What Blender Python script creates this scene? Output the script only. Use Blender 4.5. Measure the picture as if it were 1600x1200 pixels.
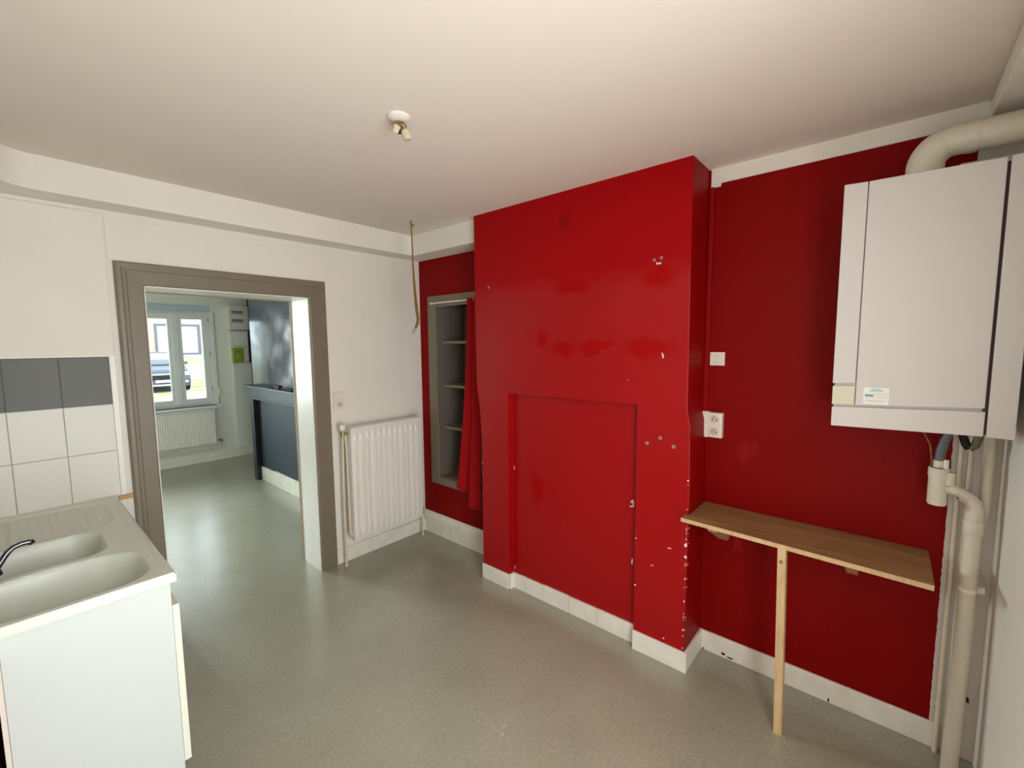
import bpy, bmesh, math, random
from mathutils import Vector, Matrix, noise
random.seed(7)
for o in list(bpy.data.objects): bpy.data.objects.remove(o)
S = bpy.context.scene
COL = S.collection
PI = math.pi

# ------------------------------------------------------------------ camera
yaw, pitch, roll = math.radians(-49.169), math.radians(-5.347), math.radians(-0.457)
fwd = Vector((-math.sin(yaw)*math.cos(pitch), math.cos(yaw)*math.cos(pitch), math.sin(pitch)))
rgt = Vector((math.cos(yaw), math.sin(yaw), 0)); upv = rgt.cross(fwd)
R_ = math.cos(roll)*rgt + math.sin(roll)*upv
U_ = -math.sin(roll)*rgt + math.cos(roll)*upv
cd = bpy.data.cameras.new('camera'); cam = bpy.data.objects.new('camera', cd); COL.objects.link(cam)
cam.matrix_world = Matrix(((R_.x, U_.x, -fwd.x, -2.364), (R_.y, U_.y, -fwd.y, -3.08), (R_.z, U_.z, -fwd.z, 1.656), (0, 0, 0, 1)))
cd.sensor_width = 36; cd.lens = 684.669/1600*36; cd.clip_start = .02; cd.clip_end = 200
S.camera = cam

# ------------------------------------------------------------------ light, sky, exposure
W = bpy.data.worlds.new('overcast_sky'); S.world = W; W.use_nodes = True
bg = W.node_tree.nodes['Background']; bg.inputs[0].default_value = (.80, .92, 1, 1); bg.inputs[1].default_value = 6
def area(name, loc, target, sx, sy, power, col):
    l = bpy.data.lights.new(name, 'AREA'); l.shape = 'RECTANGLE'; l.size = sx; l.size_y = sy; l.energy = power; l.color = col
    o = bpy.data.objects.new(name, l); COL.objects.link(o); o.location = loc
    o.rotation_euler = (Vector(target)-Vector(loc)).to_track_quat('-Z', 'Y').to_euler()
    return o
area('unseen_kitchen_window_light', (-1.87, -3.45, 1.2), (-1.87, 0, 1.1), 1.0, 2.0, 46, (1, .985, .95))  # lamp set in the opening of the unseen window behind the camera
area('added_front_window_light', (-2.35, 4.75, 1.6), (-2.1, 1.0, .9), .95, 1.3, 430, (.88, .97, 1))  # added lamp outside an unseen window, brightens the next room
S.view_settings.view_transform = 'Standard'; S.view_settings.look = 'None'
S.view_settings.gamma = 1; S.view_settings.exposure = 0; S.view_settings.use_curve_mapping = False
S.cycles.use_denoising = True
S.cycles.max_bounces = 10; S.cycles.diffuse_bounces = 7; S.cycles.glossy_bounces = 4; S.cycles.transparent_max_bounces = 12
S.cycles.caustics_reflective = False; S.cycles.caustics_refractive = False

# ------------------------------------------------------------------ materials
def mat(name, col, rough=.5, spec=.5, metal=0, bump=0, bscale=60, var=0, vscale=4, bdist=.002, rvar=0):
    m = bpy.data.materials.new(name); m.use_nodes = True
    nt = m.node_tree; N = nt.nodes; L = nt.links; b = N['Principled BSDF']
    b.inputs['Base Color'].default_value = (*col, 1); b.inputs['Roughness'].default_value = rough
    b.inputs['Specular IOR Level'].default_value = spec; b.inputs['Metallic'].default_value = metal
    tc = N.new('ShaderNodeTexCoord')
    geo = N.new('ShaderNodeNewGeometry')
    if var or rvar:
        n = N.new('ShaderNodeTexNoise'); n.inputs['Scale'].default_value = vscale; n.inputs['Detail'].default_value = 5
        L.new(geo.outputs['Position'], n.inputs['Vector'])
    if var:
        mr = N.new('ShaderNodeMapRange'); mr.inputs[1].default_value = .3; mr.inputs[2].default_value = .7
        mr.inputs[3].default_value = 1-var; mr.inputs[4].default_value = 1+var
        mx = N.new('ShaderNodeMix'); mx.data_type = 'RGBA'; mx.blend_type = 'MULTIPLY'; mx.inputs[0].default_value = 1
        mx.inputs[6].default_value = (*col, 1); L.new(n.outputs['Fac'], mr.inputs[0]); L.new(mr.outputs[0], mx.inputs[7])
        L.new(mx.outputs[2], b.inputs['Base Color'])
    if rvar:
        mr2 = N.new('ShaderNodeMapRange'); mr2.inputs[1].default_value = .35; mr2.inputs[2].default_value = .65
        mr2.inputs[3].default_value = rough-rvar; mr2.inputs[4].default_value = rough+rvar
        L.new(n.outputs['Fac'], mr2.inputs[0]); L.new(mr2.outputs[0], b.inputs['Roughness'])
    if bump:
        n2 = N.new('ShaderNodeTexNoise'); n2.inputs['Scale'].default_value = bscale; n2.inputs['Detail'].default_value = 3
        L.new(geo.outputs['Position'], n2.inputs['Vector'])
        bp = N.new('ShaderNodeBump'); bp.inputs['Strength'].default_value = bump; bp.inputs['Distance'].default_value = bdist
        L.new(n2.outputs['Fac'], bp.inputs['Height']); L.new(bp.outputs[0], b.inputs['Normal'])
    return m

def spots(m, lst, col):
    """touch-up daubs: soft ellipses at fixed places (centre, radii) on the painted surface, of another paint colour and gloss"""
    nt = m.node_tree; N = nt.nodes; L = nt.links; b = N['Principled BSDF']
    geo = N.new('ShaderNodeNewGeometry'); nz = N.new('ShaderNodeTexNoise'); nz.inputs['Scale'].default_value = 14
    L.new(geo.outputs['Position'], nz.inputs['Vector'])
    mixv = N.new('ShaderNodeVectorMath'); mixv.operation = 'SCALE'; mixv.inputs['Scale'].default_value = .09
    L.new(nz.outputs['Color'], mixv.inputs[0])
    add = N.new('ShaderNodeVectorMath'); add.operation = 'ADD'
    L.new(geo.outputs['Position'], add.inputs[0]); L.new(mixv.outputs[0], add.inputs[1])
    prev = None
    for c, r in lst:
        s = N.new('ShaderNodeVectorMath'); s.operation = 'SUBTRACT'; L.new(add.outputs[0], s.inputs[0]); s.inputs[1].default_value = [a+.045 for a in c]
        d = N.new('ShaderNodeVectorMath'); d.operation = 'DIVIDE'; L.new(s.outputs[0], d.inputs[0]); d.inputs[1].default_value = r
        l = N.new('ShaderNodeVectorMath'); l.operation = 'LENGTH'; L.new(d.outputs[0], l.inputs[0])
        mr = N.new('ShaderNodeMapRange'); mr.inputs[1].default_value = 1.25; mr.inputs[2].default_value = .55; L.new(l.outputs['Value'], mr.inputs[0])
        if prev is None: prev = mr.outputs[0]
        else:
            mx = N.new('ShaderNodeMath'); mx.operation = 'MAXIMUM'; L.new(prev, mx.inputs[0]); L.new(mr.outputs[0], mx.inputs[1]); prev = mx.outputs[0]
    old = b.inputs['Base Color'].links[0].from_socket if b.inputs['Base Color'].links else None
    mc = N.new('ShaderNodeMix'); mc.data_type = 'RGBA'
    if old: L.new(old, mc.inputs[6])
    else: mc.inputs[6].default_value = b.inputs['Base Color'].default_value
    mc.inputs[7].default_value = (*col, 1); L.new(prev, mc.inputs[0]); L.new(mc.outputs[2], b.inputs['Base Color'])
    oldr = b.inputs['Roughness'].links[0].from_socket if b.inputs['Roughness'].links else None
    ms = N.new('ShaderNodeMix'); ms.data_type = 'FLOAT'
    if oldr: L.new(oldr, ms.inputs[2])
    else: ms.inputs[2].default_value = b.inputs['Roughness'].default_value
    ms.inputs[3].default_value = .62
    # the upper part was rolled with a matt paint down to a ragged line, the lower part with satin; the daubs are matt too
    sp = N.new('ShaderNodeSeparateXYZ'); L.new(add.outputs[0], sp.inputs[0])
    up = N.new('ShaderNodeMapRange'); up.inputs[1].default_value = 1.98; up.inputs[2].default_value = 2.10; L.new(sp.outputs['Z'], up.inputs[0])
    mxm = N.new('ShaderNodeMath'); mxm.operation = 'MAXIMUM'; L.new(up.outputs[0], mxm.inputs[0]); L.new(prev, mxm.inputs[1])
    sg = N.new('ShaderNodeMapRange'); sg.inputs[3].default_value = b.inputs['Specular IOR Level'].default_value; sg.inputs[4].default_value = .1
    L.new(mxm.outputs[0], ms.inputs[0])
    L.new(mxm.outputs[0], sg.inputs[0]); L.new(sg.outputs[0], b.inputs['Specular IOR Level'])
    L.new(prev, ms.inputs[0]); L.new(ms.outputs[0], b.inputs['Roughness'])

RED = (.25, .0001, .0003)
M = {}
M['white_wall'] = mat('white_wall', (.76, .73, .66), .6, .3, bump=.25, bscale=90, var=.02)
M['ceiling'] = mat('ceiling_paint', (.72, .665, .59), .8, .2, bump=.15, bscale=120)
M['gloss_white'] = mat('gloss_white', (.78, .77, .71), .38, .5, bump=.1, bscale=50, var=.03, vscale=9)
M['base_white'] = mat('baseboard_white', (.76, .74, .66), .4, .5, bump=.15, bscale=40, var=.07, vscale=12)
M['red'] = mat('red_paint', RED, .55, .14, bump=.22, bscale=45, rvar=.05, vscale=2.5)
M['red_chimney'] = mat('red_paint_satin', (.315, .0008, .0028), .36, .32, bump=.25, bscale=40, rvar=.05, vscale=1.8)
spots(M['red_chimney'], [((-.245, -1.653, 2.327), (.3, .04, .055))], (.23, .0001, .0002))
spots(M['red_chimney'], [((-.245, -1.49, 1.675), (.3, .05, .05)), ((-.245, -1.64, 1.615), (.3, .09, .05)), ((-.245, -1.82, 1.62), (.3, .08, .045)),
      ((-.245, -1.90, 1.645), (.3, .09, .025)), ((-.245, -2.15, 1.625), (.3, .15, .06)), 
      ((-.245, -1.70, 1.975), (.3, .15, .05)), ((-.245, -2.2, 1.98), (.3, .11, .07)), ((-.245, -1.86, 2.01), (.3, .04, .04)), ((-.2, -1.42, .72), (.3, .05, .1))], (.31, .0003, .0006))
M['taupe'] = mat('taupe_paint', (.178, .150, .106), .42, .5, bump=.2, bscale=40, var=.05, vscale=8)
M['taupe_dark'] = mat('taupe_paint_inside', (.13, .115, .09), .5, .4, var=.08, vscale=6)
M['tile_white'] = mat('white_glazed_tile', (.70, .71, .65), .42, .3, bump=.04, bscale=6)
M['tile_grey'] = mat('grey_glazed_tile', (.105, .11, .095), .42, .3, bump=.04, bscale=6)
M['grout'] = mat('grout', (.42, .42, .40), .8, .2)
M['boiler_white'] = mat('boiler_white', (.56, .525, .51), .45, .35)
M['boiler_cream'] = mat('boiler_cream', (.58, .55, .42), .45, .35)
M['pvc'] = mat('cream_pvc', (.62, .575, .475), .45, .5, var=.04, vscale=10)
M['pipe_cream'] = mat('painted_pipe', (.66, .60, .47), .45, .5, var=.05, vscale=14)
M['plastic'] = mat('white_plastic', (.72, .67, .59), .35, .5)
M['plastic2'] = mat('ivory_plastic', (.74, .70, .60), .35, .5)
M['outlet_shade'] = mat('outlet_recess_shading', (.56, .51, .43), .4, .4)  # recess shading of the outlet faces put into a darker colour
M['aged'] = mat('aged_ivory_plastic', (.50, .45, .33), .5, .3)
M['dark'] = mat('dark_hole', (.015, .013, .012), .7, .2)
M['gap'] = mat('mauve_gap', (.05, .03, .035), .7, .2)
M['grey_hose'] = mat('grey_hose', (.10, .105, .12), .5, .5)
M['olive'] = mat('olive_gas_valve', (.11, .10, .045), .5, .5)
M['brass'] = mat('brass', (.42, .33, .18), .4, .5, 1)
M['steel'] = mat('steel', (.55, .53, .5), .3, .5, 1)
M['chrome'] = mat('dark_chrome', (.12, .11, .14), .16, .5, 1)
M['radiator'] = mat('radiator_enamel', (.76, .73, .68), .35, .5)
M['curtain'] = mat('red_curtain_fabric', (.33, .0015, .004), .85, .2, bump=.2, bscale=300)
M['cord'] = mat('brown_cord', (.20, .115, .035), .8, .2, var=.3, vscale=120)
M['sink'] = mat('stone_resin', (.62, .655, .58), .33, .5, var=.015, vscale=200)
M['melamine'] = mat('white_melamine', (.60, .66, .63), .4, .4)
M['melamine_edge'] = mat('cream_door_edge', (.75, .78, .66), .4, .4)
M['navy'] = mat('navy_gloss_paint', (.020, .031, .050), .17, 1.0, bump=.2, bscale=6, bdist=.004, rvar=.05, vscale=5)
M['slate'] = mat('slate_blue_paint', (.032, .046, .060), .55, .3, var=.08)
M['mantel'] = mat('mantel_paint', (.030, .046, .054), .5, .3, var=.1)
M['black'] = mat('black_gloss', (.004, .004, .006), .3, .5)
M['far_white'] = mat('far_room_white', (.70, .72, .66), .6, .3, bump=.15, bscale=90)
M['far_blue'] = mat('pale_blue_lintel', (.45, .53, .56), .6, .3)
M['pvc_window'] = mat('white_window_pvc', (.68, .71, .72), .3, .5)
M['green'] = mat('meter_green', (.24, .34, .02), .4, .5)
M['board_grey'] = mat('breaker_grey', (.13, .17, .19), .3, .5)
M['rawl'] = mat('grey_plug', (.4, .36, .33), .6, .3)
M['chip'] = mat('bare_plaster', (.75, .73, .69), .8, .2)
M['stk_blue'] = mat('sticker_blue', (.05, .26, .43), .5, .3)
M['stk_pale'] = mat('sticker_pale_blue', (.36, .55, .58), .5, .3)
M['stk_grey'] = mat('sticker_grey', (.42, .41, .40), .5, .3)
M['paper'] = mat('sticker_paper', (.75, .73, .66), .5, .3)

def wood(name, c1, c2, axis, sc, knots=False):
    m = mat(name, c1, .5, .35); nt = m.node_tree; N = nt.nodes; L = nt.links; b = N['Principled BSDF']
    geo = N.new('ShaderNodeNewGeometry'); mp = N.new('ShaderNodeMapping')
    s = [sc, sc, sc]; s[axis] = sc*.09; mp.inputs['Scale'].default_value = s
    L.new(geo.outputs['Position'], mp.inputs['Vector'])
    n = N.new('ShaderNodeTexNoise'); n.inputs['Scale'].default_value = 1; n.inputs['Detail'].default_value = 6; n.inputs['Distortion'].default_value = 1.2
    L.new(mp.outputs[0], n.inputs['Vector'])
    r = N.new('ShaderNodeValToRGB'); r.color_ramp.elements[0].position = .3; r.color_ramp.elements[1].position = .68
    r.color_ramp.elements[0].color = (*c2, 1); r.color_ramp.elements[1].color = (*c1, 1)
    L.new(n.outputs['Fac'], r.inputs[0]); L.new(r.outputs[0], b.inputs['Base Color'])
    return m
M['ply'] = wood('plywood_top', (.37, .205, .09), (.21, .105, .04), 1, 22)
M['bead'] = mat('old_bare_wood', (.36, .28, .19), .7, .2)
M['pine'] = wood('pine', (.60, .43, .24), (.48, .32, .16), 2, 45)
M['pine_x'] = wood('pine_bracket', (.50, .31, .15), (.36, .2, .09), 0, 45)

def floor_mat():
    m = mat('vinyl_floor', (.2, .2, .17), .27, 1.0); nt = m.node_tree; N = nt.nodes; L = nt.links; b = N['Principled BSDF']
    geo = N.new('ShaderNodeNewGeometry')
    n1 = N.new('ShaderNodeTexNoise'); n1.inputs['Scale'].default_value = 3.0; n1.inputs['Detail'].default_value = 6
    n2 = N.new('ShaderNodeTexNoise'); n2.inputs['Scale'].default_value = 55; n2.inputs['Detail'].default_value = 4; n2.inputs['Roughness'].default_value = .7
    for n in (n1, n2): L.new(geo.outputs['Position'], n.inputs['Vector'])
    a = N.new('ShaderNodeMath'); a.operation = 'MULTIPLY_ADD'; a.inputs[1].default_value = .36; L.new(n1.outputs['Fac'], a.inputs[0])
    a2 = N.new('ShaderNodeMath'); a2.operation = 'MULTIPLY'; a2.inputs[1].default_value = .64; L.new(n2.outputs['Fac'], a2.inputs[0]); L.new(a2.outputs[0], a.inputs[2])
    r = N.new('ShaderNodeValToRGB'); e = r.color_ramp.elements
    e[0].position = .36; e[0].color = (.27, .26, .198, 1); e[1].position = .62; e[1].color = (.34, .33, .254, 1)
    x = e.new(.70); x.color = (.47, .46, .365, 1)
    L.new(a.outputs[0], r.inputs[0]); L.new(r.outputs[0], b.inputs['Base Color'])
    w = N.new('ShaderNodeTexNoise'); w.inputs['Scale'].default_value = 5.5; w.inputs['Detail'].default_value = 2
    mp = N.new('ShaderNodeMapping'); mp.inputs['Scale'].default_value = (.6, 2.2, 1); L.new(geo.outputs['Position'], mp.inputs[0]); L.new(mp.outputs[0], w.inputs['Vector'])
    bp = N.new('ShaderNodeBump'); bp.inputs['Strength'].default_value = .25; bp.inputs['Distance'].default_value = .004
    L.new(w.outputs['Fac'], bp.inputs['Height'])
    bp2 = N.new('ShaderNodeBump'); bp2.inputs['Strength'].default_value = .12; bp2.inputs['Distance'].default_value = .001
    L.new(n2.outputs['Fac'], bp2.inputs['Height']); L.new(bp.outputs[0], bp2.inputs['Normal']); L.new(bp2.outputs[0], b.inputs['Normal'])
    return m
M['floor'] = floor_mat()

def glass_mat():
    m = bpy.data.materials.new('window_glass'); m.use_nodes = True; nt = m.node_tree; N = nt.nodes; L = nt.links
    for n in list(N):
        if n.type == 'BSDF_PRINCIPLED': N.remove(n)
    out = [n for n in N if n.type == 'OUTPUT_MATERIAL'][0]
    t = N.new('ShaderNodeBsdfTransparent'); t.inputs[0].default_value = (.96, .98, .97, 1)
    g = N.new('ShaderNodeBsdfGlossy'); g.inputs['Roughness'].default_value = .03
    fr = N.new('ShaderNodeFresnel'); fr.inputs[0].default_value = 1.3
    mx = N.new('ShaderNodeMixShader'); L.new(fr.outputs[0], mx.inputs[0]); L.new(t.outputs[0], mx.inputs[1]); L.new(g.outputs[0], mx.inputs[2])
    L.new(mx.outputs[0], out.inputs[0]); return m
M['glass'] = glass_mat()

def dado_mat(name, low, high, zb):
    m = mat(name, high, .55, .3, bump=.2, bscale=80); nt = m.node_tree; N = nt.nodes; L = nt.links; b = N['Principled BSDF']
    geo = N.new('ShaderNodeNewGeometry'); sp = N.new('ShaderNodeSeparateXYZ'); L.new(geo.outputs['Position'], sp.inputs[0])
    g = N.new('ShaderNodeMath'); g.operation = 'GREATER_THAN'; g.inputs[1].default_value = zb; L.new(sp.outputs['Z'], g.inputs[0])
    mx = N.new('ShaderNodeMix'); mx.data_type = 'RGBA'; mx.inputs[6].default_value = (*low, 1); mx.inputs[7].default_value = (*high, 1)
    L.new(g.outputs[0], mx.inputs[0]); L.new(mx.outputs[2], b.inputs['Base Color']); return m
M['left_wall'] = dado_mat('red_dado_white_above', RED, (.76, .74, .68), .8)

def red_end_mat():
    """right wall: red field, ragged brushed edge at the pipe corner where the paint is white"""
    m = mat('red_field_white_edge', (.21, .0001, .0002), .55, .12, bump=.22, bscale=45); nt = m.node_tree; N = nt.nodes; L = nt.links; b = N['Principled BSDF']
    geo = N.new('ShaderNodeNewGeometry'); sp = N.new('ShaderNodeSeparateXYZ'); L.new(geo.outputs['Position'], sp.inputs[0])
    n = N.new('ShaderNodeTexNoise'); n.inputs['Scale'].default_value = 40; L.new(geo.outputs['Position'], n.inputs['Vector'])
    a = N.new('ShaderNodeMath'); a.operation = 'MULTIPLY_ADD'; a.inputs[1].default_value = .007; L.new(n.outputs['Fac'], a.inputs[0]); L.new(sp.outputs['Y'], a.inputs[2])
    lt = N.new('ShaderNodeMath'); lt.operation = 'LESS_THAN'; lt.inputs[1].default_value = -3.276; L.new(a.outputs[0], lt.inputs[0])
    mx = N.new('ShaderNodeMix'); mx.data_type = 'RGBA'; mx.inputs[6].default_value = (.205, .0001, .0002, 1); mx.inputs[7].default_value = (.62, .58, .53, 1)
    L.new(lt.outputs[0], mx.inputs[0]); L.new(mx.outputs[2], b.inputs['Base Color']); return m
M['red_wall'] = red_end_mat()
spots(M['red_wall'], [((0, -2.545, .635), (.3, .022, .05)), ((0, -2.555, 1.10), (.3, .03, .06)), ((0, -2.60, 1.13), (.3, .02, .05))], (.25, .006, .007))

# ------------------------------------------------------------------ mesh helpers
def BM(): return bmesh.new()
def box(bm, x0, x1, y0, y1, z0, z1, bev=0, seg=2):
    if x0 > x1: x0, x1 = x1, x0
    if y0 > y1: y0, y1 = y1, y0
    if z0 > z1: z0, z1 = z1, z0
    v = [bm.verts.new(p) for p in ((x0,y0,z0),(x1,y0,z0),(x1,y1,z0),(x0,y1,z0),(x0,y0,z1),(x1,y0,z1),(x1,y1,z1),(x0,y1,z1))]
    fs = [bm.faces.new([v[i] for i in f]) for f in ((0,3,2,1),(4,5,6,7),(0,1,5,4),(1,2,6,5),(2,3,7,6),(3,0,4,7))]
    if bev:
        es = list({e for f in fs for e in f.edges})
        bmesh.ops.bevel(bm, geom=es, offset=bev, segments=seg, profile=.6, affect='EDGES')
    return bm
def tube(bm, pts, r, n=12, caps=True):
    pts = [Vector(p) for p in pts]; rs = r if isinstance(r, (list, tuple)) else [r]*len(pts)
    rings = []; prevn = None
    for i, p in enumerate(pts):
        t = (pts[min(i+1, len(pts)-1)] - pts[max(i-1, 0)])
        if t.length < 1e-9: t = Vector((0,0,1))
        t.normalize()
        if prevn is None:
            a = Vector((0,0,1)) if abs(t.z) < .9 else Vector((1,0,0)); nrm = t.cross(a).normalized()
        else:
            nrm = (prevn - t*prevn.dot(t))
            nrm = nrm.normalized() if nrm.length > 1e-6 else t.orthogonal().normalized()
        prevn = nrm; bn = t.cross(nrm)
        rings.append([bm.verts.new(p + rs[i]*(math.cos(2*PI*k/n)*nrm + math.sin(2*PI*k/n)*bn)) for k in range(n)])
    for a, b in zip(rings, rings[1:]):
        for k in range(n): bm.faces.new((a[k], a[(k+1) % n], b[(k+1) % n], b[k]))
    if caps: bm.faces.new(rings[0][::-1]); bm.faces.new(rings[-1])
    return bm
def arc(c, a, b, r, n=7):
    """points of a quarter bend that starts along unit a and ends along unit b; c is the corner point"""
    c, a, b = Vector(c), Vector(a), Vector(b); o = c - a*r + b*r
    return [o + (-b*math.cos(t) + a*math.sin(t))*r for t in [i/n*PI/2 for i in range(n+1)]]
def prism(bm, poly, axis, a, b):
    """extrude a 2-D polygon along an axis: axis 0: (y,z), 1: (x,z), 2: (x,y)"""
    def P(u, v, w): return {0: (w,u,v), 1: (u,w,v), 2: (u,v,w)}[axis]
    A = [bm.verts.new(P(*p, a)) for p in poly]; B = [bm.verts.new(P(*p, b)) for p in poly]
    bm.faces.new(A[::-1]); bm.faces.new(B)
    for i in range(len(poly)):
        j = (i+1) % len(poly); bm.faces.new((A[i], A[j], B[j], B[i]))
    bmesh.ops.recalc_face_normals(bm, faces=bm.faces); return bm
def wall_boxes(bm, axis, a, b, u0, u1, z0, z1, holes):
    """slab between a and b across `axis`, running u0..u1, with rectangular holes (ua,ub,za,zb)"""
    us = sorted({u0, u1, *[h for H in holes for h in H[:2]]}); zs = sorted({z0, z1, *[h for H in holes for h in H[2:]]})
    for i in range(len(us)-1):
        for j in range(len(zs)-1):
            cu, cz = (us[i]+us[i+1])/2, (zs[j]+zs[j+1])/2
            if any(h[0] < cu < h[1] and h[2] < cz < h[3] for h in holes): continue
            if axis == 1: box(bm, us[i], us[i+1], a, b, zs[j], zs[j+1])
            else: box(bm, a, b, us[i], us[i+1], zs[j], zs[j+1])
    bmesh.ops.remove_doubles(bm, verts=bm.verts, dist=1e-5)
    seen = {}
    for f in list(bm.faces):
        k = tuple(sorted(v.index for v in f.verts)); seen.setdefault(k, []).append(f)
    bm.verts.index_update(); seen = {}
    for f in bm.faces: seen.setdefault(tuple(sorted(v.index for v in f.verts)), []).append(f)
    bmesh.ops.delete(bm, geom=[f for fs in seen.values() if len(fs) > 1 for f in fs], context='FACES_ONLY')
    return bm
def worldloc(o):
    v = Vector((0,0,0))
    while o: v += o.location; o = o.parent
    return v
def obj(name, bm, m, parent=None, smooth=False, label=None, loc=None):
    if loc is None:
        if parent is None:
            lo = [min(v.co[i] for v in bm.verts) for i in range(3)]; hi = [max(v.co[i] for v in bm.verts) for i in range(3)]
            loc = ((lo[0]+hi[0])/2, (lo[1]+hi[1])/2, lo[2])
        else: loc = worldloc(parent)
    bmesh.ops.translate(bm, verts=bm.verts, vec=-Vector(loc))
    bmesh.ops.recalc_face_normals(bm, faces=bm.faces)
    me = bpy.data.meshes.new(name); bm.to_mesh(me); bm.free()
    me.materials.append(M[m] if isinstance(m, str) else m)
    if smooth:
        for p in me.polygons: p.use_smooth = True
        try: me.set_sharp_from_angle(angle=math.radians(40))
        except Exception: pass
    o = bpy.data.objects.new(name, me); COL.objects.link(o)
    if parent is not None: o.parent = parent; o.location = Vector(loc) - worldloc(parent)
    else: o.location = loc
    if label: o['label'] = label
    return o
def thing(name, label, cat, loc, group=None):
    o = bpy.data.objects.new(name, None); COL.objects.link(o); o.location = loc; o.empty_display_size = .05
    o['label'] = label; o['category'] = cat
    if group: o['group'] = group
    return o
def tag(o, label, cat, group=None):
    o['label'] = label; o['category'] = cat
    if group: o['group'] = group
    return o
def struct(name, bm, m, label=None, smooth=False):
    o = obj(name, bm, m, smooth=smooth); o['kind'] = 'structure'
    if label: o['label'] = label
    return o
def bx(*a, **k): return box(BM(), *a, **k)
def tb(*a, **k): return tube(BM(), *a, **k)

# ------------------------------------------------------------------ the shell
H = 2.5
XD, YC = -2.46, -3.41          # left wall face, near wall face
DX0, DX1, DZ = -1.842, -.954, 1.98   # doorway
struct('floor', bx(-3.6, .5, -3.75, 4.75, -.12, 0), 'floor', 'grey green mottled vinyl floor running through both rooms')
struct('ceiling', bx(-3.6, .5, -3.75, 4.75, H, H+.2), 'ceiling', 'off white painted ceiling')
wall_back = struct('wall_back', wall_boxes(BM(), 1, 0, .272, -3.5, .35, 0, H, [(DX0, DX1, 0, DZ)]), 'white_wall', 'white wall with the open doorway')
NY0, NY1, NZ0, NZ1 = -.80, -.22, .521, 1.975
wall_right = struct('wall_right', wall_boxes(BM(), 0, 0, .35, -3.7, 0, 0, H, [(NY0, NY1, NZ0, NZ1)]), 'red_wall', 'red painted wall with white edge beside the pipes')
KW = (-2.40, -1.34, .12, 2.25)
struct('wall_near', wall_boxes(BM(), 1, YC-.25, YC, -2.7, 0, 0, H, [KW]), 'white_wall', 'white wall along the pipes')
struct('wall_left', bx(XD-.2, XD, YC, 0, 0, H), 'left_wall', 'wall behind the sink, red below and white above')
FW = (-1.236, -.39, .80, 2.215); FW2 = (-2.8, -1.9, .8, 2.215)
struct('wall_far', wall_boxes(BM(), 1, 4.25, 4.6, -3.5, .4, 0, H, [FW, FW2]), 'far_white', 'white wall of the next room with the window')
struct('wall_far_left', bx(-3.5, -3.3, .272, 4.25, 0, H), 'far_white', 'white side wall of the next room')
struct('wall_far_right', bx(.07, .35, .272, 4.25, 0, H), 'slate', 'dark blue wall of the next room beside the chimney breast')

# linings that give the faint ridges on the doorway wall
struct('trim_1', bx(XD, -1.985, -.014, 0, 0, 2.326, bev=.003), 'white_wall', 'white wall lining behind the tiles')
struct('trim_2', bx(-1.978, -.80, -.005, 0, 2.098, 2.315, bev=.002), 'white_wall', 'white lining panel above the doorway')
# soffits boxed in under the ceiling
bm = BM(); SY = -.178; SXB = -.19; SXD = -2.29
box(bm, SXD+.08, 0, SY, 0, 2.348, H)
struct('trim_3', bm, 'white_wall', 'white boxed soffit above the doorway wall')
struct('trim_4', bx(SXB, 0, -.94, SY, 2.348, H), 'white_wall', 'white boxed soffit over the alcove')
bm = BM(); n = 8
poly = [(XD, 0), (XD, YC), (SXD-.06, YC), (SXD-.06, SY-.16)]
poly += [(SXD-.06+.14*(1-math.cos(t)), SY-.16+.16*math.sin(t)) for t in [k/n*PI/2 for k in range(1, n+1)]] + [(SXD+.08, SY), (SXD+.08, 0)]
prism(bm, poly, 2, 2.348, H-.001)
struct('trim_5', bm, 'white_wall', 'white soffit over the sink wall with rounded inner corner', smooth=True)
struct('trim_6', bx(-2.3, -.0, YC, -3.30, 2.425, H-.0005, bev=.004), 'white_wall', 'white boxed edge above the flue pipe')
bm = BM(); box(bm, -.008, 0, -3.30, -2.36, 2.428, H); box(bm, -.0085, 0, -2.405, -2.36, 2.412, 2.43)
struct('trim_7', bm, 'white_wall', 'white painted band between red wall and ceiling')

# red chimney breast with its shallow bricked-up fireplace
XF = -.245; XR = -.2; RY0, RY1, RZ = -2.103, -1.212, 1.332
def yl(z): 
    pts = [(0,-.968),(.98,-.968),(1.2,-.955),(1.38,-.926),(2.5,-.922)]
    for (a, b), (c, d) in zip(pts, pts[1:]):
        if a <= z <= c: return b+(d-b)*(z-a)/(c-a)
def yr(z):
    pts = [(0,-2.374),(.98,-2.378),(1.26,-2.371),(1.32,-2.357),(1.8,-2.354),(2.5,-2.35)]
    for (a, b), (c, d) in zip(pts, pts[1:]):
        if a <= z <= c: return b+(d-b)*(z-a)/(c-a)
bm = BM(); zl = [0,.5,.98,1.1,1.2,1.26,1.29,RZ,1.38,1.8,2.2,H]
rows = []
for z in zl:
    ys = [yr(z), RY0, RY1, yl(z)]
    rows.append([bm.verts.new((XF, y, z)) for y in ys] + [bm.verts.new((0, yr(z), z)), bm.verts.new((0, yl(z), z))])
for a, b, z in zip(rows, rows[1:], zl[1:]):
    for k in range(3):
        if k == 1 and z <= RZ+1e-6: continue
        bm.faces.new((a[k+1], a[k], b[k], b[k+1]))
    bm.faces.new((a[0], a[4], b[4], b[0])); bm.faces.new((a[5], a[3], b[3], b[5]))
sil = [bm.verts.new(p) for p in ((XR, RY0, 0), (XR, RY1, 0), (XR, RY1, RZ), (XR, RY0, RZ))]
bm.faces.new(sil)
i = zl.index(RZ)
bm.faces.new([rows[j][1] for j in range(i+1)] + [sil[3], sil[0]])
bm.faces.new([rows[j][2] for j in range(i+1)] + [sil[2], sil[1]])
bm.faces.new((rows[i][1], rows[i][2], sil[2], sil[3]))
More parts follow.
